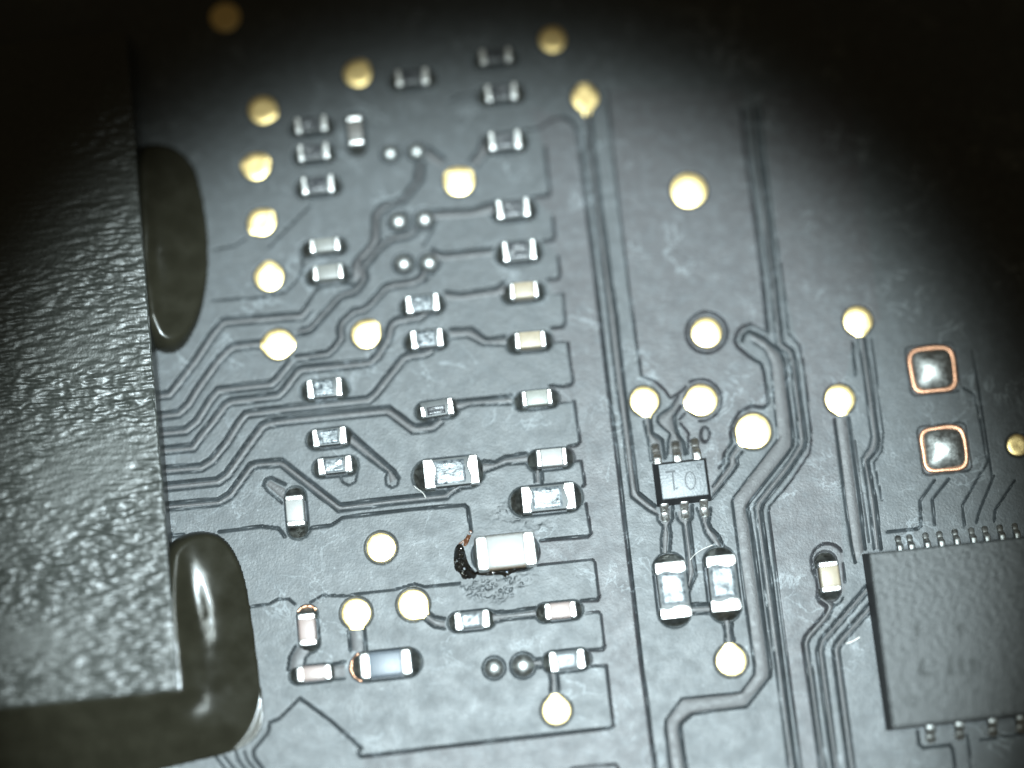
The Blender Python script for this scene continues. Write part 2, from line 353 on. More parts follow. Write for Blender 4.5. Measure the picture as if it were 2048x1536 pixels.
# below the six-legged chip
conn([(1345, 1012), (1345, 1037), (1338, 1051), (1342, 1066), (1339, 1106)], [(1314, 1031), (1316, 1041), (1326, 1053), (1322, 1078), (1323, 1106)], 6)
conn([(1384, 1010), (1384, 1035), (1378, 1045), (1382, 1078), (1392, 1148), (1378, 1182)], [(1352, 1025), (1355, 1039), (1365, 1049), (1371, 1094), (1377, 1160)], 7)
conn([(1421, 1016), (1417, 1045), (1422, 1057), (1437, 1072), (1448, 1096)], [(1393, 1016), (1402, 1039), (1410, 1066), (1427, 1088)], 7)
conn([(1378, 1210), (1419, 1208)], [(1378, 1228), (1419, 1227)], 8, 4)
conn([(1464, 1240), (1463, 1264), (1468, 1283)], [(1445, 1242), (1450, 1264), (1450, 1285)], 7)

# ------------------------------------------------------------------ parts list
# (kind, colour, x0, y0, x1, y1, orient, extra ends px, height mm, label)
COMP = [
 ('r', 'black', 790, 132, 859, 172, 'H', (14, 14), .36, 'dim black resistor in the dark beyond the lone upright grey capacitor'),
 ('r', 'black', 969, 162, 1036, 203, 'H', (16, 16), .36, 'black resistor with thin bright ends nearest the twin-pointed gold pad'),
 ('r', 'black', 976, 256, 1044, 301, 'H', (14, 14), .36, 'black resistor wired by a slanting trace to a square-shouldered gold pad'),
 ('r', 'black', 958, 92, 1024, 128, 'H', (12, 12), .36, 'barely lit resistor at the dark upper rim of the light pool'),
 ('r', 'black', 601, 346, 669, 389, 'H', (14, 14), .36, 'black resistor alone between the solder bump pairs and yellow gold pads'),
 ('r', 'black', 588, 228, 655, 266, 'H', (12, 12), .36, 'upper of two dim black resistors side by side at the upright grey capacitor'),
 ('r', 'black', 594, 282, 659, 322, 'H', (12, 12), .36, 'lower of two dim black resistors side by side at the upright grey capacitor'),
 ('c', 'taupe', 692, 227, 728, 291, 'V', (14, 14), .45, 'upright grey capacitor with one golden end, beside two dim resistors'),
 ('c', 'grey', 617, 471, 681, 506, 'H', (20, 12), .42, 'grey beige capacitor, first of two stacked close, farther from the trace bends'),
 ('c', 'grey', 623, 524, 688, 562, 'H', (16, 10), .42, 'grey beige capacitor, second of two stacked close, right above the trace bends'),
 ('r', 'black', 991, 392, 1061, 438, 'H', (10, 14), .36, 'black resistor with crumbly white debris along its front edge'),
 ('r', 'black', 1003, 475, 1074, 524, 'H', (14, 12), .36, 'black hollow-looking resistor next to the first cream capacitor of the comb'),
 ('c', 'cream', 1017, 559, 1079, 599, 'H', (16, 14), .45, 'yellowish cream capacitor at the comb, between hollow black resistor and peach one'),
 ('r', 'film', 809, 584, 880, 627, 'H', (12, 10), .38, 'silver-topped resistor in line with the yellowish cream capacitor'),
 ('r', 'film', 819, 654, 888, 698, 'H', (14, 10), .38, 'silver-topped resistor in line with the peach cream capacitor'),
 ('c', 'cream', 1027, 658, 1094, 699, 'H', (16, 14), .45, 'peach cream capacitor at the comb where a kinked trace arrives'),
 ('r', 'film', 611, 752, 686, 798, 'H', (15, 12), .38, 'silver-topped resistor in an oval recess standing alone among the long traces'),
 ('r', 'dark', 838, 795, 909, 836, 'H', (10, 10), .36, 'chipped glassy resistor with a broken end over a V-shaped trace'),
 ('c', 'green', 1041, 775, 1107, 814, 'H', (15, 14), .45, 'pale greenish capacitor at the comb beside the chipped resistor'),
 ('c', 'white', 1070, 892, 1137, 936, 'H', (18, 14), .45, 'white capacitor at the comb directly above a large silver resistor'),
 ('r', 'film', 622, 851, 695, 894, 'H', (14, 10), .38, 'silver-topped resistor, the one of a close pair with a tail trace'),
 ('r', 'film', 633, 909, 706, 950, 'H', (12, 10), .38, 'silver-topped resistor, the one of a close pair above a U-shaped loop'),
 ('c', 'white', 568, 987, 611, 1054, 'V', (20, 22), .45, 'upright white capacitor bridging the thick groove near the glue'),
 ('r', 'film', 843, 907, 961, 978, 'H', (23, 10), .45, 'large silver-topped resistor with mottled glaze beside the white comb capacitor'),
 ('r', 'film', 1040, 962, 1154, 1027, 'H', (24, 15), .45, 'large silver-topped resistor in a clear-rimmed recess above the big cream capacitor'),
 ('c', 'white', 948, 1060, 1076, 1142, 'H', (8, 6), .80, 'big cream capacitor with burnt flux at its end, the bulkiest small part'),
 ('c', 'pink', 594, 1225, 634, 1292, 'V', (18, 12), .45, 'upright pinkish capacitor with a copper glint at one end beside a gold pad'),
 ('c', 'pink', 592, 1328, 663, 1364, 'H', (18, 8), .45, 'pinkish capacitor lying next to the blue-grey one'),
 ('c', 'blue', 716, 1296, 826, 1359, 'H', (22, 18), .55, 'blue-grey capacitor with a crescent of bare copper at one end'),
 ('r', 'film', 908, 1219, 980, 1260, 'H', (14, 12), .38, 'silver resistor between a tailed gold pad and a pink comb capacitor'),
 ('c', 'pink', 1088, 1201, 1154, 1240, 'H', (18, 14), .45, 'pink-white capacitor at the comb beyond the big cream capacitor'),
 ('r', 'film', 1098, 1298, 1171, 1343, 'H', (14, 14), .38, 'silver resistor joined to a solder bump and a gold pad below'),
 ('r', 'film', 1311, 1119, 1383, 1239, 'V', (20, 16), .45, 'large upright silver resistor of the pair, on the comb side'),
 ('r', 'film', 1413, 1106, 1483, 1225, 'V', (20, 20), .45, 'large upright silver resistor of the pair, wired to a gold pad'),
 ('c', 'cream', 1638, 1120, 1683, 1185, 'V', (22, 16), .45, 'upright yellowish capacitor in an hourglass recess by the square black chip'),
]
PADS = [ # x, y, r, tails [(angle deg in picture, reach, halfwidth)]
 (1170, 194, 27, [(-95, 40, 7), (85, 40, 9)]), (1378, 380, 36, []), (918, 362, 30, [(-140, 38, 8), (-45, 38, 8)]),
 (512, 332, 28, [(-40, 36, 9), (190, 34, 8)]), (523, 444, 28, [(-50, 36, 8), (140, 34, 8)]), (538, 553, 29, [(-92, 37, 9)]),
 (556, 688, 31, [(178, 38, 8), (0, 40, 9)]), (732, 668, 29, [(-52, 38, 9)]), (762, 1095, 30, []), (712, 1226, 30, [(88, 38, 15)]),
 (826, 1209, 31, [(40, 40, 9)]), (1113, 1421, 29, [(-96, 39, 9)]), (1463, 1321, 31, [(-96, 42, 9)]), (1507, 862, 36, [(135, 44, 10)]),
 (1403, 800, 32, [(165, 41, 11)]), (1289, 801, 29, [(82, 39, 9)]), (1413, 665, 30, []), (1716, 641, 29, [(80, 37, 9)]), (1680, 798, 30, [(80, 39, 9)]),
 (715, 146, 28, [(-60, 35, 8)]), (450, 34, 30, []), (1105, 78, 27, []), (525, 219, 29, [(20, 36, 8)]), (2036, 890, 22, []), (150, 200, 28, [])]
BUMPS = [(780, 306, 15), (833, 302, 15), (797, 442, 17), (849, 438, 17), (807, 527, 17), (858, 525, 17), (988, 1336, 17), (1046, 1331, 20)]
SQ = [(1866, 738, 96), (1889, 897, 94)]

# ------------------------------------------------------------------ circuit board height field
def axis(a, b, step, lo, hi):
    f = np.arange(a, b + 1e-6, step)
    return np.r_[np.linspace(lo, a, 8)[:-1], f, np.linspace(f[-1], hi, 8)[1:]]
xs = axis(-15.4, 15.4, 0.03, -24, 24); ys = axis(-12.3, 12.6, 0.03, -20, 20)
XX, YY = np.meshgrid(xs, ys)
Z = np.zeros(XX.shape); cov = np.zeros(XX.shape)
def win(x0, x1, y0, y1):
    i0, i1 = np.searchsorted(xs, (x0, x1)); j0, j1 = np.searchsorted(ys, (y0, y1))
    return slice(max(j0 - 1, 0), j1 + 1), slice(max(i0 - 1, 0), i1 + 1)
ML = PX(1060, 1300)   # light's mirror point; groove ramps are shaped to face away and read dark
for w, pl in K:
    if w < 2: continue
    q = [PX(*p) for p in pl]; hw = w / 70 * 0.42; dep = w / 70 * 0.75
    for (ax, ay), (bx, by) in zip(q[:-1], q[1:]):
        sl = win(min(ax, bx) - hw, max(ax, bx) + hw, min(ay, by) - hw, max(ay, by) + hw)
        X, Y = XX[sl], YY[sl]
        if X.size == 0: continue
        ex, ey = bx - ax, by - ay
        ln = math.hypot(ex, ey) + 1e-9; nx_, ny_ = -ey / ln, ex / ln
        if nx_ * ((ax + bx) / 2 - ML[0]) + ny_ * ((ay + by) / 2 - ML[1]) < 0: nx_, ny_ = -nx_, -ny_
        tt_ = ((X - ax) * ex + (Y - ay) * ey) / ln
        cap = np.clip(1 - np.maximum(np.maximum(-tt_, tt_ - ln), 0) / (hw * 0.8), 0, 1)
        sn = ((X - ax) * nx_ + (Y - ay) * ny_) / hw
        g = -dep * cap * np.clip(np.minimum((sn + 1) / 1.65, (1 - sn) / 0.35), 0, 1)
        Z[sl] = np.minimum(Z[sl], g)
def pit(cx, cy, hx, hy, depth, soft=0.05, rad=None):
    """rounded-rectangle recess in the mask, world mm"""
    rad = rad if rad is not None else min(hx, hy)
    m = soft + 0.05
    sl = win(cx - hx - m, cx + hx + m, cy - hy - m, cy + hy + m)
    X, Y = np.abs(XX[sl] - cx) - (hx - rad), np.abs(YY[sl] - cy) - (hy - rad)
    d = np.hypot(np.maximum(X, 0), np.maximum(Y, 0)) + np.minimum(np.maximum(X, Y), 0) - rad
    t = np.clip(0.5 - d / soft, 0, 1); t = t * t * (3 - 2 * t)
    Z[sl] = np.minimum(Z[sl], -depth * t)

def comp_geom(c):
    kind, colr, x0, y0, x1, y1, o, ends, h, lab = c
    s = math.sin(PHI); bw, bh = x1 - x0, y1 - y0
    bl = (bw - s * bh) if o == 'H' else bw - s * bh * 0.9
    bv = (bh - s * bw) if o == 'H' else bh - s * bw
    cx, cy = (x0 + x1) / 2, (y0 + y1) / 2
    q = P(cx, cy, h)
    sc = (P(cx + 10, cy, h) - P(cx - 10, cy, h)).length / 20
    lx, ly = bl * sc, bv * sc
    return q, sc, lx, ly
for c in COMP:
    q, sc, lx, ly = comp_geom(c); e0, e1 = c[7][0] * sc, c[7][1] * sc
    hw = 0.055
    if c[6] == 'H':
        pit(q.x + (e1 - e0) / 2, q.y, lx / 2 + (e0 + e1) / 2 + .03, ly / 2 + hw, 0.05)
    else:
        pit(q.x, q.y + (e0 - e1) / 2, lx / 2 + hw, ly / 2 + (e0 + e1) / 2 + .03, 0.05)
for x, y, r, tails in PADS:
    q = P(x, y); rr = r / 70 + 0.035; pit(q.x, q.y, rr, rr, 0.045, 0.05)
for x, y, r in BUMPS:
    q = P(x, y); rr = r / 70 + 0.08; pit(q.x, q.y, rr, rr, 0.05, 0.06)
for x, y, s in SQ:
    q = P(x, y); rr = s / 140 + 0.03; pit(q.x, q.y, rr, rr, 0.05, 0.05, 0.16)
# flux crust round the reworked capacitor and the faint relief of the laminate
nz = gauss_noise(*Z.shape, 0.8, 1.0) * 0.8 + 0.6 * gauss_noise(*Z.shape, 2.0, 2.6); nw = gauss_noise(*Z.shape, 22, 22)
for poly, amp in (([(900, 1172), (935, 1150), (1000, 1140), (1085, 1128), (1075, 1165), (1040, 1195), (1000, 1218), (930, 1205)], .013),
                  ([(950, 1050), (965, 1020), (1030, 985), (1030, 1020), (1090, 1035), (1135, 1050), (1085, 1068), (1000, 1060)], .012)):
    pw = [PX(*p) for p in poly]; sl = win(min(p[0] for p in pw), max(p[0] for p in pw), min(p[1] for p in pw), max(p[1] for p in pw))
    sd = sdist(pw, XX[sl], YY[sl]); t = np.clip(sd / 0.25, 0, 1) * np.clip(0.8 + 0.5 * nw[sl], 0, 1)
    Z[sl] += t * amp * np.tanh(nz[sl] * 1.2)
Z += 0.0012 * nw
# copper areas under the mask (brownish): strip right of the comb, and the ground areas
rail = [(1060, 215)]
for t in teeth: rail += [t[0]] + t[1:] if t[0][0] > t[-1][0] else [t[0]] + t[1:]
rail += [(1179, 1332), (1212, 1331), (1226, 1446), (1220, 1458), (725, 1513), (730, 1560)] + L1[::-1]
for poly in (rail, [(1256, 560), (1246, 472), (1228, 326), (1213, 180), (1483, 180), (1525, 560), (1535, 664), (1500, 648), (1470, 680), (1528, 745), (1535, 805), (1465, 860), (1440, 935), (1420, 990), (1380, 900), (1340, 795), (1283, 752)],
             [(1520, 180), (1566, 560), (1610, 745), (1623, 875), (1580, 965), (1537, 1020), (1606, 1560), (1640, 1560), (1605, 1280), (1690, 1180), (1670, 840), (1705, 690), (1760, 640), (1700, 180)]):
    pw = [PX(*p) for p in poly]; sd = sdist(pw, XX, YY); cov = np.maximum(cov, np.clip(0.5 + sd / 0.06, 0, 1))
Z[0, :] = Z[-1, :] = 0; Z[:, 0] = Z[:, -1] = 0
me = grid_mesh(XX, YY, Z)
att = me.attributes.new('copper', 'FLOAT', 'POINT'); att.data.foreach_set('value', cov.ravel().astype(np.float32))
board = link('circuit_board', me, M['board'])
zr = np.maximum.reduce([Z[:-1, :-1], Z[:-1, 1:], Z[1:, :-1], Z[1:, 1:]]) - np.minimum.reduce([Z[:-1, :-1], Z[:-1, 1:], Z[1:, :-1], Z[1:, 1:]])
me.polygons.foreach_set('use_smooth', (zr < 0.012).ravel())
board['label'] = 'black circuit board with etched traces and gold test pads under a lamp pool imitating a round eyepiece view'
board['category'] = 'circuit board'
sb = bmesh.new()
vs = [sb.verts.new(p) for p in ((-24, -20, 0), (24, -20, 0), (24, 20, 0), (-24, 20, 0), (-24, -20, -1), (24, -20, -1), (24, 20, -1), (-24, 20, -1))]
for f in ((0, 1, 5, 4), (1, 2, 6, 5), (2, 3, 7, 6), (3, 0, 4, 7), (4, 5, 6, 7)): sb.faces.new([vs[i] for i in f])
from_bm('laminate', sb, M['resbody'], board, False)

# traces: one thin mask-covered ribbon each, a hair proud of the board between its two grooves
def ribbon(a, b):
    if math.dist(a[0], b[0]) > math.dist(a[0], b[-1]): b = b[::-1]
    ln = sum(math.dist(p, q) for p, q in zip(a[:-1], a[1:])); n = max(3, int(ln / 6))
    A, Bq = resample(a, n), resample(b, n)
    v, f = [], []
    for p, q in zip(A, Bq):
        d = max(math.dist(p, q), 1); m0 = min(0.34, 5.2 / d); m1 = min(0.34, 3.6 / d)
        for t, z in ((m0 - 0.02, -0.006), (m0 + 0.05, 0.005), (0.5, 0.0065), (1 - m1 - 0.05, 0.005), (1 - m1 + 0.02, -0.006)):
            w = P(p[0] + (q[0] - p[0]) * t, p[1] + (q[1] - p[1]) * t)
            v.append((w.x, w.y, z))
    for i in range(n - 1):
        for j in range(4):
            f.append((i * 5 + j, i * 5 + j + 1, i * 5 + 6 + j, i * 5 + 5 + j))
    o = from_py('trace', v, f, M['trace'], board)
    bm = bmesh.new(); bm.from_mesh(o.data); bmesh.ops.recalc_face_normals(bm, faces=bm.faces[:])
    if sum(x.normal.z for x in bm.faces) < 0: bmesh.ops.reverse_faces(bm, faces=bm.faces[:])
    bm.to_mesh(o.data); bm.free()
for a, b in TR: ribbon(a, b)

# gold test pads
def pad(x, y, r, tails):
    c = P(x, y); n = 72; pts = []
    sc = (P(x + 10, y) - P(x - 10, y)).length / 20
    for i in range(n):
        th = 2 * math.pi * i / n; R = r * (1 + 0.012 * math.sin(3 * th + x))
        for ang, reach, hw in tails:
            da = (th - math.radians(ang) + math.pi) % (2 * math.pi) - math.pi
            lim = math.atan2(hw, reach * 0.86)
            if abs(da) < lim: R = max(R, reach / max(math.cos(da), .2) * (1 - 0.10 * (da / lim) ** 2))
            elif abs(da) < lim + 0.5:
                t = (abs(da) - lim) / 0.5; R = max(R, r + (reach * 0.88 - r) * (1 - t) ** 2)
        pts.append((R * math.cos(th) * sc, -R * math.sin(th) * sc))
    # turn picture directions into board directions
    ca, sa = math.cos(-PHI), math.sin(-PHI)
    pts = [(px * ca - py * sa, px * sa + py * ca) for px, py in pts]
    v, f = [], []
    for s, z in ((1.0, -0.06), (1.0, -0.022), (0.94, -0.010), (0.55, -0.009 + 0.002 * math.sin(x)), (0.16, -0.009)):
        v += [(c.x + px * s, c.y + py * s, z) for px, py in pts]
    v.append((c.x, c.y, -0.013)); ci = len(v) - 1
    for k_ in range(4):
        for i in range(n):
            j = (i + 1) % n; f.append((k_ * n + i, k_ * n + j, (k_ + 1) * n + j, (k_ + 1) * n + i))
    for i in range(n): f.append((4 * n + i, 4 * n + (i + 1) % n, ci))
    o = from_py('test_pad', v, f, M['gold'], board)
    bm = bmesh.new(); bm.from_mesh(o.data); bmesh.ops.recalc_face_normals(bm, faces=bm.faces[:]); bm.to_mesh(o.data); bm.free()
for p in PADS: pad(*p)

# solder bumps on vias
for x, y, r in BUMPS:
    c = P(x, y); bm = bmesh.new()
    bmesh.ops.create_uvsphere(bm, u_segments=28, v_segments=16, radius=1)
    for v in bm.verts: v.co = Vector((v.co.x * r / 70 * 1.12, v.co.y * r / 70 * 1.12, v.co.z * r / 70 * (0.85 if v.co.z > 0 else 0.25) - 0.03)) + Vector((c.x, c.y, 0))
    from_bm('solder_bump', bm, M['solder'], board)

# two square solder lands with a copper rim
for n_, (x, y, s) in enumerate(SQ):
    c = P(x, y); hs = s / 140; n = 64; v, f = [], []
    def sq(i, a, p=4.5):
        t = 2 * math.pi * i / n; cc, ss = math.cos(t), math.sin(t)
        rr = a / (abs(cc) ** p + abs(ss) ** p) ** (1 / p)
        return (c.x + rr * cc, c.y + rr * ss)
    for a_, z in ((1.0, -0.06), (1.0, -0.012), (0.93, 0.0), (0.80, 0.0), (0.78, -0.05)):
        v += [(*sq(i, hs * a_ * (1 + 0.012 * math.sin(5 * i * 2 * math.pi / n + n_))), z) for i in range(n)]
    for q in range(4):
        for i in range(n):
            j = (i + 1) % n; f.append((q * n + i, q * n + j, (q + 1) * n + j, (q + 1) * n + i))
    land = from_py('solder_land', v, f, M['copper'], board)
    v, f = [], []
    rings = [(0.86, -0.03), (0.82, 0.01), (0.7, 0.07), (0.5, 0.15), (0.3, 0.195), (0.12, 0.21)]
    for a_, z in rings: v += [(*sq(i, hs * a_ * (1 + 0.02 * math.sin(3 * i * 2 * math.pi / n + 2 * n_)), 4.5 if a_ > .6 else 2.4), z) for i in range(n)]
    v.append((c.x, c.y, 0.213)); ci = len(v) - 1
    for q in range(len(rings) - 1):
        for i in range(n):
            j = (i + 1) % n; f.append((q * n + i, q * n + j, (q + 1) * n + j, (q + 1) * n + i))
    for i in range(n): f.append(((len(rings) - 1) * n + i, (len(rings) - 1) * n + (i + 1) % n, ci))
    from_py('solder_dome', v, f, M['solder'], land)

# ------------------------------------------------------------------ chip resistors and capacitors
def fillet(parent, xi, xe, w, h, sgn, m, tin=0.0, name='solder_fillet'):
    """solder from the terminal's inner edge xi out to the rounded end xe (local x, sgn = side)"""
    nu, nv = 12, 11; v, f = [], []; hw = w / 2 + 0.045
    L_ = xe - xi; xt = xi + L_ * 0.0
    for i in range(nu + 1):
        u = i / nu; x = xi + L_ * u
        arc = min(hw * 0.95, L_ * 0.75); dd = max(0, x - (xe - arc)) / arc
        hh = hw * math.sqrt(max(0.0, 1 - dd ** 2.2)) if i < nu else 0.02
        for j in range(nv):
            s = -1 + 2 * j / (nv - 1)
            ut = max(0.0, (x - xi - tin) / max(L_ - tin, 1e-3)); rise = h * 0.62 * max(0, 1 - ut) ** 1.5 * (1 - 0.45 * s * s)
            z = -0.028 + rise + 0.012 * (1 - s * s) * math.sin(math.pi * min(u * 1.2, 1))
            if j in (0, nv - 1) or i == nu: z = -0.06
            v.append((sgn * x, hh * s, z))
    for i in range(nu):
        for j in range(nv - 1):
            q = (i * nv + j, i * nv + j + 1, (i + 1) * nv + j + 1, (i + 1) * nv + j)
            f.append(q if sgn < 0 else q[::-1])
    o = from_py(name, v, f, m, parent)
    bm = bmesh.new(); bm.from_mesh(o.data); bmesh.ops.recalc_face_normals(bm, faces=bm.faces[:])
    if sum(x.normal.z for x in bm.faces) < 0: bmesh.ops.reverse_faces(bm, faces=bm.faces[:])
    bm.to_mesh(o.data); bm.free()
    return o

def irregular_terminal(t, w, h, cx, wob, bev):
    bm = bmesh.new(); bmesh.ops.create_grid(bm, x_segments=1, y_segments=8, size=0.5)
    for v in bm.verts: v.co.x *= t; v.co.y *= w
    r = bmesh.ops.extrude_face_region(bm, geom=bm.faces[:])
    for v in [e for e in r['geom'] if isinstance(e, bmesh.types.BMVert)]: v.co.z += h
    for v in bm.verts:
        s = 1 if v.co.x > 0 else -1
        if s * cx < 0: v.co.x += -wob * math.sin(v.co.y * 9 + cx * 40) * (1 if cx > 0 else -1) + wob * random.uniform(-.3, .3) * 0
        v.co.x += cx
    bmesh.ops.recalc_face_normals(bm, faces=bm.faces[:])
    es = [e for e in bm.edges if len(e.link_faces) == 2 and e.calc_face_angle(0) > 0.9]
    bmesh.ops.bevel(bm, geom=es, offset=bev, segments=2, profile=0.6, affect='EDGES')
    return bm

for c in COMP:
    kind, colr, x0, y0, x1, y1, o, ends, h, lab = c
    q, sc, lx, ly = comp_geom(c)
    l, w = (lx, ly) if o == 'H' else (ly, lx)
    big = l > 1.3
    nm = 'chip_resistor' if kind == 'r' else 'chip_capacitor'
    e = empty(nm, (q.x, q.y, 0), lab, 'resistor' if kind == 'r' else 'capacitor',
              rz=(0 if o == 'H' else -math.pi / 2) + math.radians(random.uniform(-.8, .8) + (3 if colr == 'dark' else 0)))
    z0 = -0.035
    if kind == 'c':
        t = l * (0.18 if not big else 0.20); bev = 0.045 if not big else 0.075
        body = box_bm(l - 2 * t * 0.8, w * 0.965, h - 0.012 - z0, (0, 0, (h - 0.012 + z0) / 2), bev * 0.8)
        bo = from_bm('body', body, M[colr], e)
        if h > .7:
            bo.data.materials.append(M['brownside'])
            for p in bo.data.polygons:
                if abs(p.normal.y) > 0.8: p.material_index = 1
        for s in (-1, 1):
            from_bm('terminal', box_bm(t, w, h - z0, (s * (l / 2 - t / 2), 0, (h + z0) / 2), bev, 3), M['tin'], e)
    else:
        t = l * (0.19 if colr == 'film' else 0.17); hb = h * 0.86
        from_bm('body', box_bm(l - 0.03, w * 0.96, hb - z0, (0, 0, (hb + z0) / 2), 0.02), M['resbody'], e)
        cl = l - 2 * t * (1.04 if colr == 'film' else 1.25); ofs = -l * 0.02
        fm = {'film': M['film'], 'black': M['blackfilm'], 'dark': M['blackfilm']}[colr]
        cw = w * (0.93 if colr != 'dark' else 0.55)
        # glazed top as a gently lumpy sheet with thickness
        nx, ny = 14, 10; gx, gy = np.meshgrid(np.linspace(-cl / 2 - 0.02, cl / 2, nx), np.linspace(-cw / 2, cw / 2, ny))
        gz = np.full(gx.shape, hb + 0.022) + 0.006 * gauss_noise(ny, nx, 1.2, 1.2)
        gz[0, :] = gz[-1, :] = hb - 0.03; gz[:, 0] = gz[:, -1] = hb - 0.03
        gm = grid_mesh(gx + ofs, gy - (0.12 * w if colr == 'dark' else 0), gz)
        link('glazed_top', gm, fm, e)
        for s in (-1, 1):
            tt = t * random.uniform(0.92, 1.12); ww = w
            if colr == 'dark' and s < 0: tt *= 0.8; ww = w * 0.62
            bm = irregular_terminal(tt, ww, h - z0, s * (l / 2 - tt / 2), 0.02 if not big else 0.045, 0.025)
            for v in bm.verts: v.co.z += z0; v.co.y -= (0.1 * w if ww < w else 0)
            from_bm('terminal', bm, M['tin'], e)
    for s, ex in ((-1, ends[0]), (1, ends[1])):
        tt = t * 0.9
        m = M['pool']
        fillet(e, l / 2 - tt, l / 2 + ex * sc, w, h * 0.9, s, m, tt)
        if (colr == 'blue' and s < 0) or (lab.startswith('upright pinkish') and s < 0):
            n = 18; v, f = [], []; xo = l / 2 + ex * sc + 0.03; a0 = w / 2 + 0.05
            for i in range(n + 1):
                y = (-1 + 2 * i / n) * a0; dx = ((1 - (abs(y) / a0) ** 2.2) * 0.26 - 0.26) * (1 if colr == 'blue' else 0.5)
                wd = (0.085 + 0.02 * math.sin(i * 1.3)) * (1 if colr == 'blue' else 0.7)
                for xx, z in ((xo + dx, -0.06), (xo + dx, -0.004), (xo + dx - wd, 0.002), (xo + dx - wd - .02, -0.06)): v.append((s * xx, y * .96, z))
            for i in range(n):
                for j in range(3): f.append((i * 4 + j, i * 4 + j + 1, i * 4 + 5 + j, i * 4 + 4 + j))
            cr_ = from_py('copper_rim', v, f, M['copper'], e)
            bm = bmesh.new(); bm.from_mesh(cr_.data); bmesh.ops.recalc_face_normals(bm, faces=bm.faces[:])
            if sum(x.normal.z for x in bm.faces) < 0: bmesh.ops.reverse_faces(bm, faces=bm.faces[:])
            bm.to_mesh(cr_.data); bm.free()

# ------------------------------------------------------------------ six-legged chip
h = 0.62
cs = [P(*p, h) for p in ((1317, 930), (1408, 919), (1417, 989), (1325, 999))]
cc = sum(cs, Vector()) / 4; bw = ((cs[1] - cs[0]).length + (cs[2] - cs[3]).length) / 2; bh = ((cs[3] - cs[0]).length + (cs[2] - cs[1]).length) / 2
sot = empty('transistor_chip', (cc.x, cc.y, 0), 'small six-legged grey chip marked T0 above two upright silver resistors', 'chip', rz=math.radians(0.4))
o = from_bm('body', box_bm(bw + .26, bh + .26, h - 0.05, (0, 0, (h + 0.05) / 2), 0.02, 2, taper=0.13), M['sot'], sot)
o.data.materials.append(M['sotside'])
for p in o.data.polygons:
    if p.normal.z < 0.75: p.material_index = 1
def strip(pts, wd, z, th, name, parent, m):
    bm = bmesh.new(); n = len(pts)
    offL, offR = offset(pts, wd / 2), offset(pts, -wd / 2)
    vt = [[bm.verts.new((p[0], p[1], z + th)) for p in a] for a in (offL, offR)]
    vb = [[bm.verts.new((p[0], p[1], z - 0.01)) for p in a] for a in (offL, offR)]
    for i in range(n - 1):
        bm.faces.new((vt[0][i], vt[0][i + 1], vt[1][i + 1], vt[1][i])); bm.faces.new((vb[0][i], vb[0][i + 1], vt[0][i + 1], vt[0][i])); bm.faces.new((vt[1][i], vt[1][i + 1], vb[1][i + 1], vb[1][i]))
    return from_bm(name, bm, m, parent, False)
def loc(x, y, org, hh):
    q = P(x, y, hh); return (q.x - org.x, q.y - org.y)
def pz(X, Y): return loc(1280 + X / 7.68, 860 + Y / 7.68, cc, h)
strip([pz(390, 645), pz(545, 630)], 0.06, h, 0.003, 'marking', sot, M['mark'])
strip([pz(500, 650), pz(528, 930)], 0.045, h, 0.003, 'marking', sot, M['mark'])
strip([pz(548, 905), pz(580, 885)], 0.045, h, 0.003, 'marking', sot, M['mark'])
el = [(775 + 78 * math.cos(a) + 8 * math.sin(a), 775 + 135 * math.sin(a)) for a in np.linspace(0, 2 * math.pi, 25)]
strip([pz(*p) for p in el], 0.035, h, 0.003, 'marking', sot, M['mark'])
el = [(905 + 30 * math.cos(a), 555 + 32 * math.sin(a)) for a in np.linspace(0, 2 * math.pi, 17)]
strip([pz(*p) for p in el], 0.025, h, 0.003, 'pin_dot', sot, M['mark'])
def gull(parent, org, x, y, dirv, length, width, ztop, m=M['tin'], name='lead'):
    """lead leaving the body wall at picture point (x, y), falling to the board along dirv (+1 away from the viewer)"""
    q = P(x, y, ztop * 0.5); bx, by = q.x - org.x, q.y - org.y
    prof = [(-0.12, ztop), (0.10 * length, ztop), (0.28 * length, ztop * 0.9), (0.45 * length, ztop * 0.35), (0.6 * length, 0.06), (length, 0.045), (length, -0.05)]
    bm = bmesh.new(); rows = []
    for s, z in prof:
        wd = width * (1 if s < length * .5 else 0.92)
        rows.append([bm.verts.new((bx + a * wd / 2, by + dirv * s, z - (0.02 if abs(a) == 1 else 0))) for a in (-1, -0.7, 0.7, 1)])
    rows2 = [[bm.verts.new((v.co.x, v.co.y, max(v.co.z - 0.09, -0.06))) for v in (r[0], r[3])] for r in rows]
    for i in range(len(rows) - 1):
        for j in range(3): bm.faces.new((rows[i][j], rows[i][j + 1], rows[i + 1][j + 1], rows[i + 1][j]))
        bm.faces.new((rows[i][0], rows[i + 1][0], rows2[i + 1][0], rows2[i][0])); bm.faces.new((rows[i + 1][3], rows[i][3], rows2[i][1], rows2[i + 1][1]))
    ld = from_bm(name, bm, m, parent)
    # solder foot
    bm = bmesh.new(); bmesh.ops.create_uvsphere(bm, u_segments=16, v_segments=8, radius=1)
    for v in bm.verts: v.co = Vector((bx + v.co.x * width * 0.66, by + dirv * length * 0.80 + v.co.y * length * 0.34, v.co.z * 0.07 - 0.03))
    from_bm('solder_foot', bm, M['solder'], ld)
for x, y in ((1315, 922), (1355, 917), (1394, 912)): gull(sot, cc, x, y, 1, 0.50, 0.24, 0.26)
for x, y in ((1327, 1004), (1367, 1000), (1406, 995)): gull(sot, cc, x, y, -1, 0.52, 0.24, 0.26)

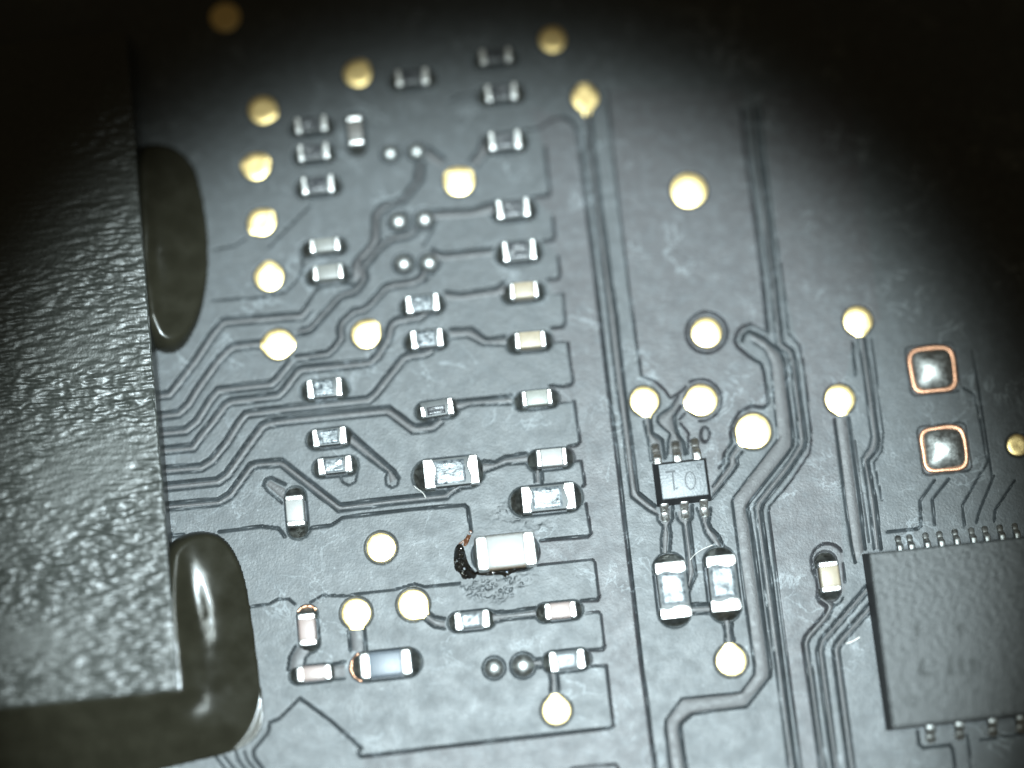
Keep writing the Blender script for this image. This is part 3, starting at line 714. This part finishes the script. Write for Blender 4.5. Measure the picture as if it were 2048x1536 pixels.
# ------------------------------------------------------------------ big textured chip and its glue
h = 0.95
c0 = P(357, 1379, h); c1 = P(285, 480, h)
tilt = math.atan2(c0.x - c1.x, c1.y - c0.y)
big = empty('memory_chip', (c0.x - 6, c0.y + 9, 0), 'large black chip with a rough glinting streaky top held by glue', 'chip')
wx, wy = 7.5, 19.0; st = 0.033; nx, ny = int(wx / st), int(wy / st)
gx, gy = np.meshgrid(np.linspace(-wx, 0, nx), np.linspace(0, wy, ny))
tz = gauss_noise(ny, nx, 0.85, 3.6) * 0.9 + gauss_noise(ny, nx, 2.2, 7.0) * 0.3 + gauss_noise(ny, nx, .8, 1.4) * 0.3
amp = 0.75 + 0.45 * gauss_noise(ny, nx, 14, 20)
gz = h + 0.0122 * tz * np.clip(amp, 0.25, 1.6)
gxx = gx + (0.012 * gauss_noise(ny, nx, 3, 3)) * (gx > -0.06)
gz[:, -1] = h - 0.04; gz[0, :] = h - 0.04
lx0 = gxx - (math.tan(tilt) * gy); 
gm = grid_mesh(lx0 + 6, gy - 9, gz)
link('top_face', gm, M['chip'], big)
k2 = math.tan(tilt) * wy
v = [(6 + a, b - 9, z) for z in (-0.05, h - 0.045) for a, b in ((-wx, 0), (0, 0), (-k2, wy), (-wx - k2, wy))]
from_py('body', v, [(0, 1, 5, 4), (1, 2, 6, 5), (2, 3, 7, 6), (3, 0, 4, 7), (4, 5, 6, 7), (3, 2, 1, 0)], M['chip'], big, False)

def glue(poly, top, slope, wd, label, bulge):
    pw = [PX(*p) for p in chaikin(poly, 2)]
    x0, x1 = min(p[0] for p in pw) - .1, max(p[0] for p in pw) + .1; y0, y1 = min(p[1] for p in pw) - .1, max(p[1] for p in pw) + .1
    st = 0.045; gx, gy = np.meshgrid(np.arange(x0, x1, st), np.arange(y0, y1, st))
    sd = sdist(pw, gx, gy)
    edge = c0.x - math.tan(tilt) * (gy - c0.y)
    dist = np.hypot(np.maximum(gx - edge, 0), np.maximum(c0.y - gy, 0))
    fall = top - slope * dist + 0.05 * np.exp(-(dist / 0.18) ** 2)
    t = np.clip(sd / wd, 0, 1); dome = top * np.sqrt(np.clip(1 - (1 - t) ** 2, 0, 1))
    k_ = 0.10; hh = np.clip(0.5 + 0.5 * (dome - fall) / k_, 0, 1)
    z = dome * (1 - hh) + fall * hh - k_ * hh * (1 - hh)
    z += bulge(gx, gy) * np.clip(sd / 0.5, 0, 1)
    z += 0.006 * gauss_noise(*z.shape, 12, 8) * t + 0.0022 * gauss_noise(*z.shape, 2.5, 2.5) * t
    z = np.where(sd < 0, np.maximum(sd * 2, -0.12), np.maximum(z, 0.012))
    me = grid_mesh(gx, gy, z - 0.01)
    bm = bmesh.new(); bm.from_mesh(me)
    bmesh.ops.delete(bm, geom=[v_ for v_ in bm.verts if v_.co.z < -0.1], context='VERTS'); bm.to_mesh(me); bm.free()
    o = link('glue_bead', me, M['glue']); o['label'] = label; o['category'] = 'glue'
def dent(px, py, rx, ry, amp, ang=0.0):
    q = P(px, py, .5); ca, sa = math.cos(ang), math.sin(ang)
    return lambda X, Y: amp * np.exp(-((((X - q.x) * ca + (Y - q.y) * sa) / rx) ** 2 + ((-(X - q.x) * sa + (Y - q.y) * ca) / ry) ** 2))
d1 = dent(388, 1205, .34, 1.15, -0.17, 0.10); d2 = dent(392, 1405, .34, .42, -0.09, -0.5)
glue([(325, 1115), (345, 1082), (375, 1066), (410, 1062), (445, 1072), (470, 1105), (488, 1150), (498, 1200), (507, 1260), (516, 1330), (526, 1400), (529, 1440), (518, 1470), (494, 1492), (455, 1508), (390, 1522), (300, 1545), (120, 1580), (-160, 1610), (-160, 1370), (300, 1330)],
     0.88, 0.41, 0.8, 'black glue bead wrapped round the corner of the large chip', lambda X, Y: d1(X, Y) + d2(X, Y))
d3 = dent(312, 530, .22, .7, -0.08)
glue([(255, 300), (330, 285), (385, 320), (405, 390), (415, 460), (417, 540), (408, 605), (393, 655), (370, 694), (345, 708), (318, 704), (300, 690), (262, 640)],
     0.80, 0.42, 0.8, 'oval black glue blob on the long edge of the large chip', lambda X, Y: d3(X, Y))

# ------------------------------------------------------------------ square black chip with leads
h = 0.85
q0, q1 = P(1737, 1106, h), P(1787, 1457, h)
org = Vector((q1.x + 4.5, (q0.y + q1.y) / 2, 0))
sc_ = empty('driver_chip', (org.x, org.y, 0), 'square matt black chip with worn marking and tinned leads by the fan of traces', 'chip')
wy = abs(q0.y - q1.y); xl = min(q0.x, q1.x) - org.x + 0.02
st = 0.035; gx, gy = np.meshgrid(np.arange(xl, 5.2, st), np.linspace(-wy / 2, wy / 2, int(wy / st)))
ny, nx = gx.shape
gz = h + 0.0036 * gauss_noise(ny, nx, .6, .9) + 0.0012 * gauss_noise(ny, nx, 2, 3)
gz[:, 0] = gz[:, -1] = gz[0, :] = gz[-1, :] = h - 0.03
link('top_face', grid_mesh(gx, gy, gz), M['chipfine'], sc_)
x2 = float(gx.max())
v = [(xl - .0 + a, b, z) for z, g in ((0.02, .05), (h - 0.035, 0.0)) for a, b in ((-g, -wy / 2 - g), (x2 - xl + g, -wy / 2 - g), (x2 - xl + g, wy / 2 + g), (-g, wy / 2 + g))]
from_py('body', v, [(0, 1, 5, 4), (1, 2, 6, 5), (2, 3, 7, 6), (3, 0, 4, 7), (4, 5, 6, 7), (3, 2, 1, 0)], M['sotside'], sc_, False)
def pr(X, Y): return loc(1640 + X / 3.0956, 1040 + Y / 3.0956, org, h)
for a, b in (((640, 860), (620, 950)), ((625, 950), (700, 955)), ((805, 840), (805, 960)), ((870, 850), (880, 960)), ((945, 850), (950, 960)), ((600, 640), (605, 730)), ((860, 640), (870, 720))):
    strip([pr(*a), pr(*b)], 0.10, h, 0.012, 'marking', sc_, M['faintmark'])
el = [(575 + 34 * math.cos(t), 1120 + 34 * math.sin(t)) for t in np.linspace(0, 2 * math.pi, 21)]
strip([pr(*p) for p in el], 0.05, h, 0.012, 'pin_dot', sc_, M['faintmark'])
for x, y in ((1800, 1096), (1823, 1094), (1855, 1090), (1883, 1087), (1914, 1083), (1947, 1080), (1974, 1077), (2004, 1074), (2034, 1071)): gull(sc_, org, x, y, 1, 0.34, 0.17, 0.22, M['solder'])
for x, y in ((1860, 1453), (1918, 1447), (1984, 1440), (2040, 1433)): gull(sc_, org, x, y, -1, 0.42, 0.26, 0.24, M['solder'])

# ------------------------------------------------------------------ burnt flux beside the big capacitor, lint
def lump(poly, H, name, m, label, cat, wd=0.22, st=0.02, seed_amp=0.45):
    pw = [PX(*p) for p in chaikin(poly, 2)]
    x0, x1 = min(p[0] for p in pw) - .06, max(p[0] for p in pw) + .06; y0, y1 = min(p[1] for p in pw) - .06, max(p[1] for p in pw) + .06
    gx, gy = np.meshgrid(np.arange(x0, x1, st), np.arange(y0, y1, st)); sd = sdist(pw, gx, gy)
    t = np.clip(sd / wd, 0, 1); z = H * np.sqrt(1 - (1 - t) ** 2)
    z *= 1 + seed_amp * gauss_noise(*z.shape, 4, 4) + 0.5 * seed_amp * gauss_noise(*z.shape, 1.8, 1.8)
    z = np.where(sd < 0, np.maximum(sd * 2, -0.1), z) - 0.012
    me = grid_mesh(gx, gy, z); bm = bmesh.new(); bm.from_mesh(me)
    bmesh.ops.delete(bm, geom=[v_ for v_ in bm.verts if v_.co.z < -0.09], context='VERTS'); bm.to_mesh(me); bm.free()
    o = link(name, me, m); o['label'] = label; o['category'] = cat; return o
lump([(912, 1088), (925, 1086), (932, 1110), (938, 1130), (950, 1142), (955, 1152), (943, 1162), (925, 1160), (920, 1146), (908, 1140), (907, 1110)], 0.20, 'burnt_flux', M['flux'], 'glossy black burnt flux lump at one end of the big cream capacitor', 'flux')
lump([(936, 1060), (946, 1062), (940, 1078), (934, 1092), (924, 1094), (914, 1090), (922, 1082), (932, 1076)], 0.06, 'rusty_flux', M['rust'], 'rusty brown flux smear linking the thick groove to the burnt lump', 'flux', 0.08)
lump([(952, 1140), (985, 1142), (1020, 1136), (1060, 1128), (1058, 1136), (1020, 1147), (1012, 1158), (1004, 1149), (975, 1152), (950, 1150)], 0.07, 'flux_seam', M['flux'], 'dark glassy flux seam under the long side of the big cream capacitor', 'flux', 0.09)
def fibre(pts, rad, label):
    cu = bpy.data.curves.new('lint_fibre', 'CURVE'); cu.dimensions = '3D'; cu.bevel_depth = rad; cu.bevel_resolution = 1
    sp = cu.splines.new('POLY'); pp = chaikin(pts, 2, False); sp.points.add(len(pp) - 1)
    for i, p in enumerate(pp): w = P(*p); sp.points[i].co = (w.x, w.y, rad * 0.8, 1)
    o = bpy.data.objects.new('tmp', cu); COL.objects.link(o)
    dg = bpy.context.evaluated_depsgraph_get(); me = bpy.data.meshes.new_from_object(o.evaluated_get(dg))
    bpy.data.objects.remove(o); ob = link('lint_fibre', me, M['fibre']); ob['label'] = label; ob['category'] = 'fibre'
fibre([(1692, 1287), (1702, 1284), (1712, 1279), (1719, 1274)], 0.022, 'short white lint fibre beside the square matt black chip')
fibre([(828, 972), (836, 979), (846, 985), (852, 996)], 0.010, 'thin pale lint fibre at one end of the large mottled resistor')
fibre([(1380, 1120), (1390, 1108), (1405, 1098), (1425, 1090)], 0.009, 'hair-thin pale fibre crossing between the two upright silver resistors')
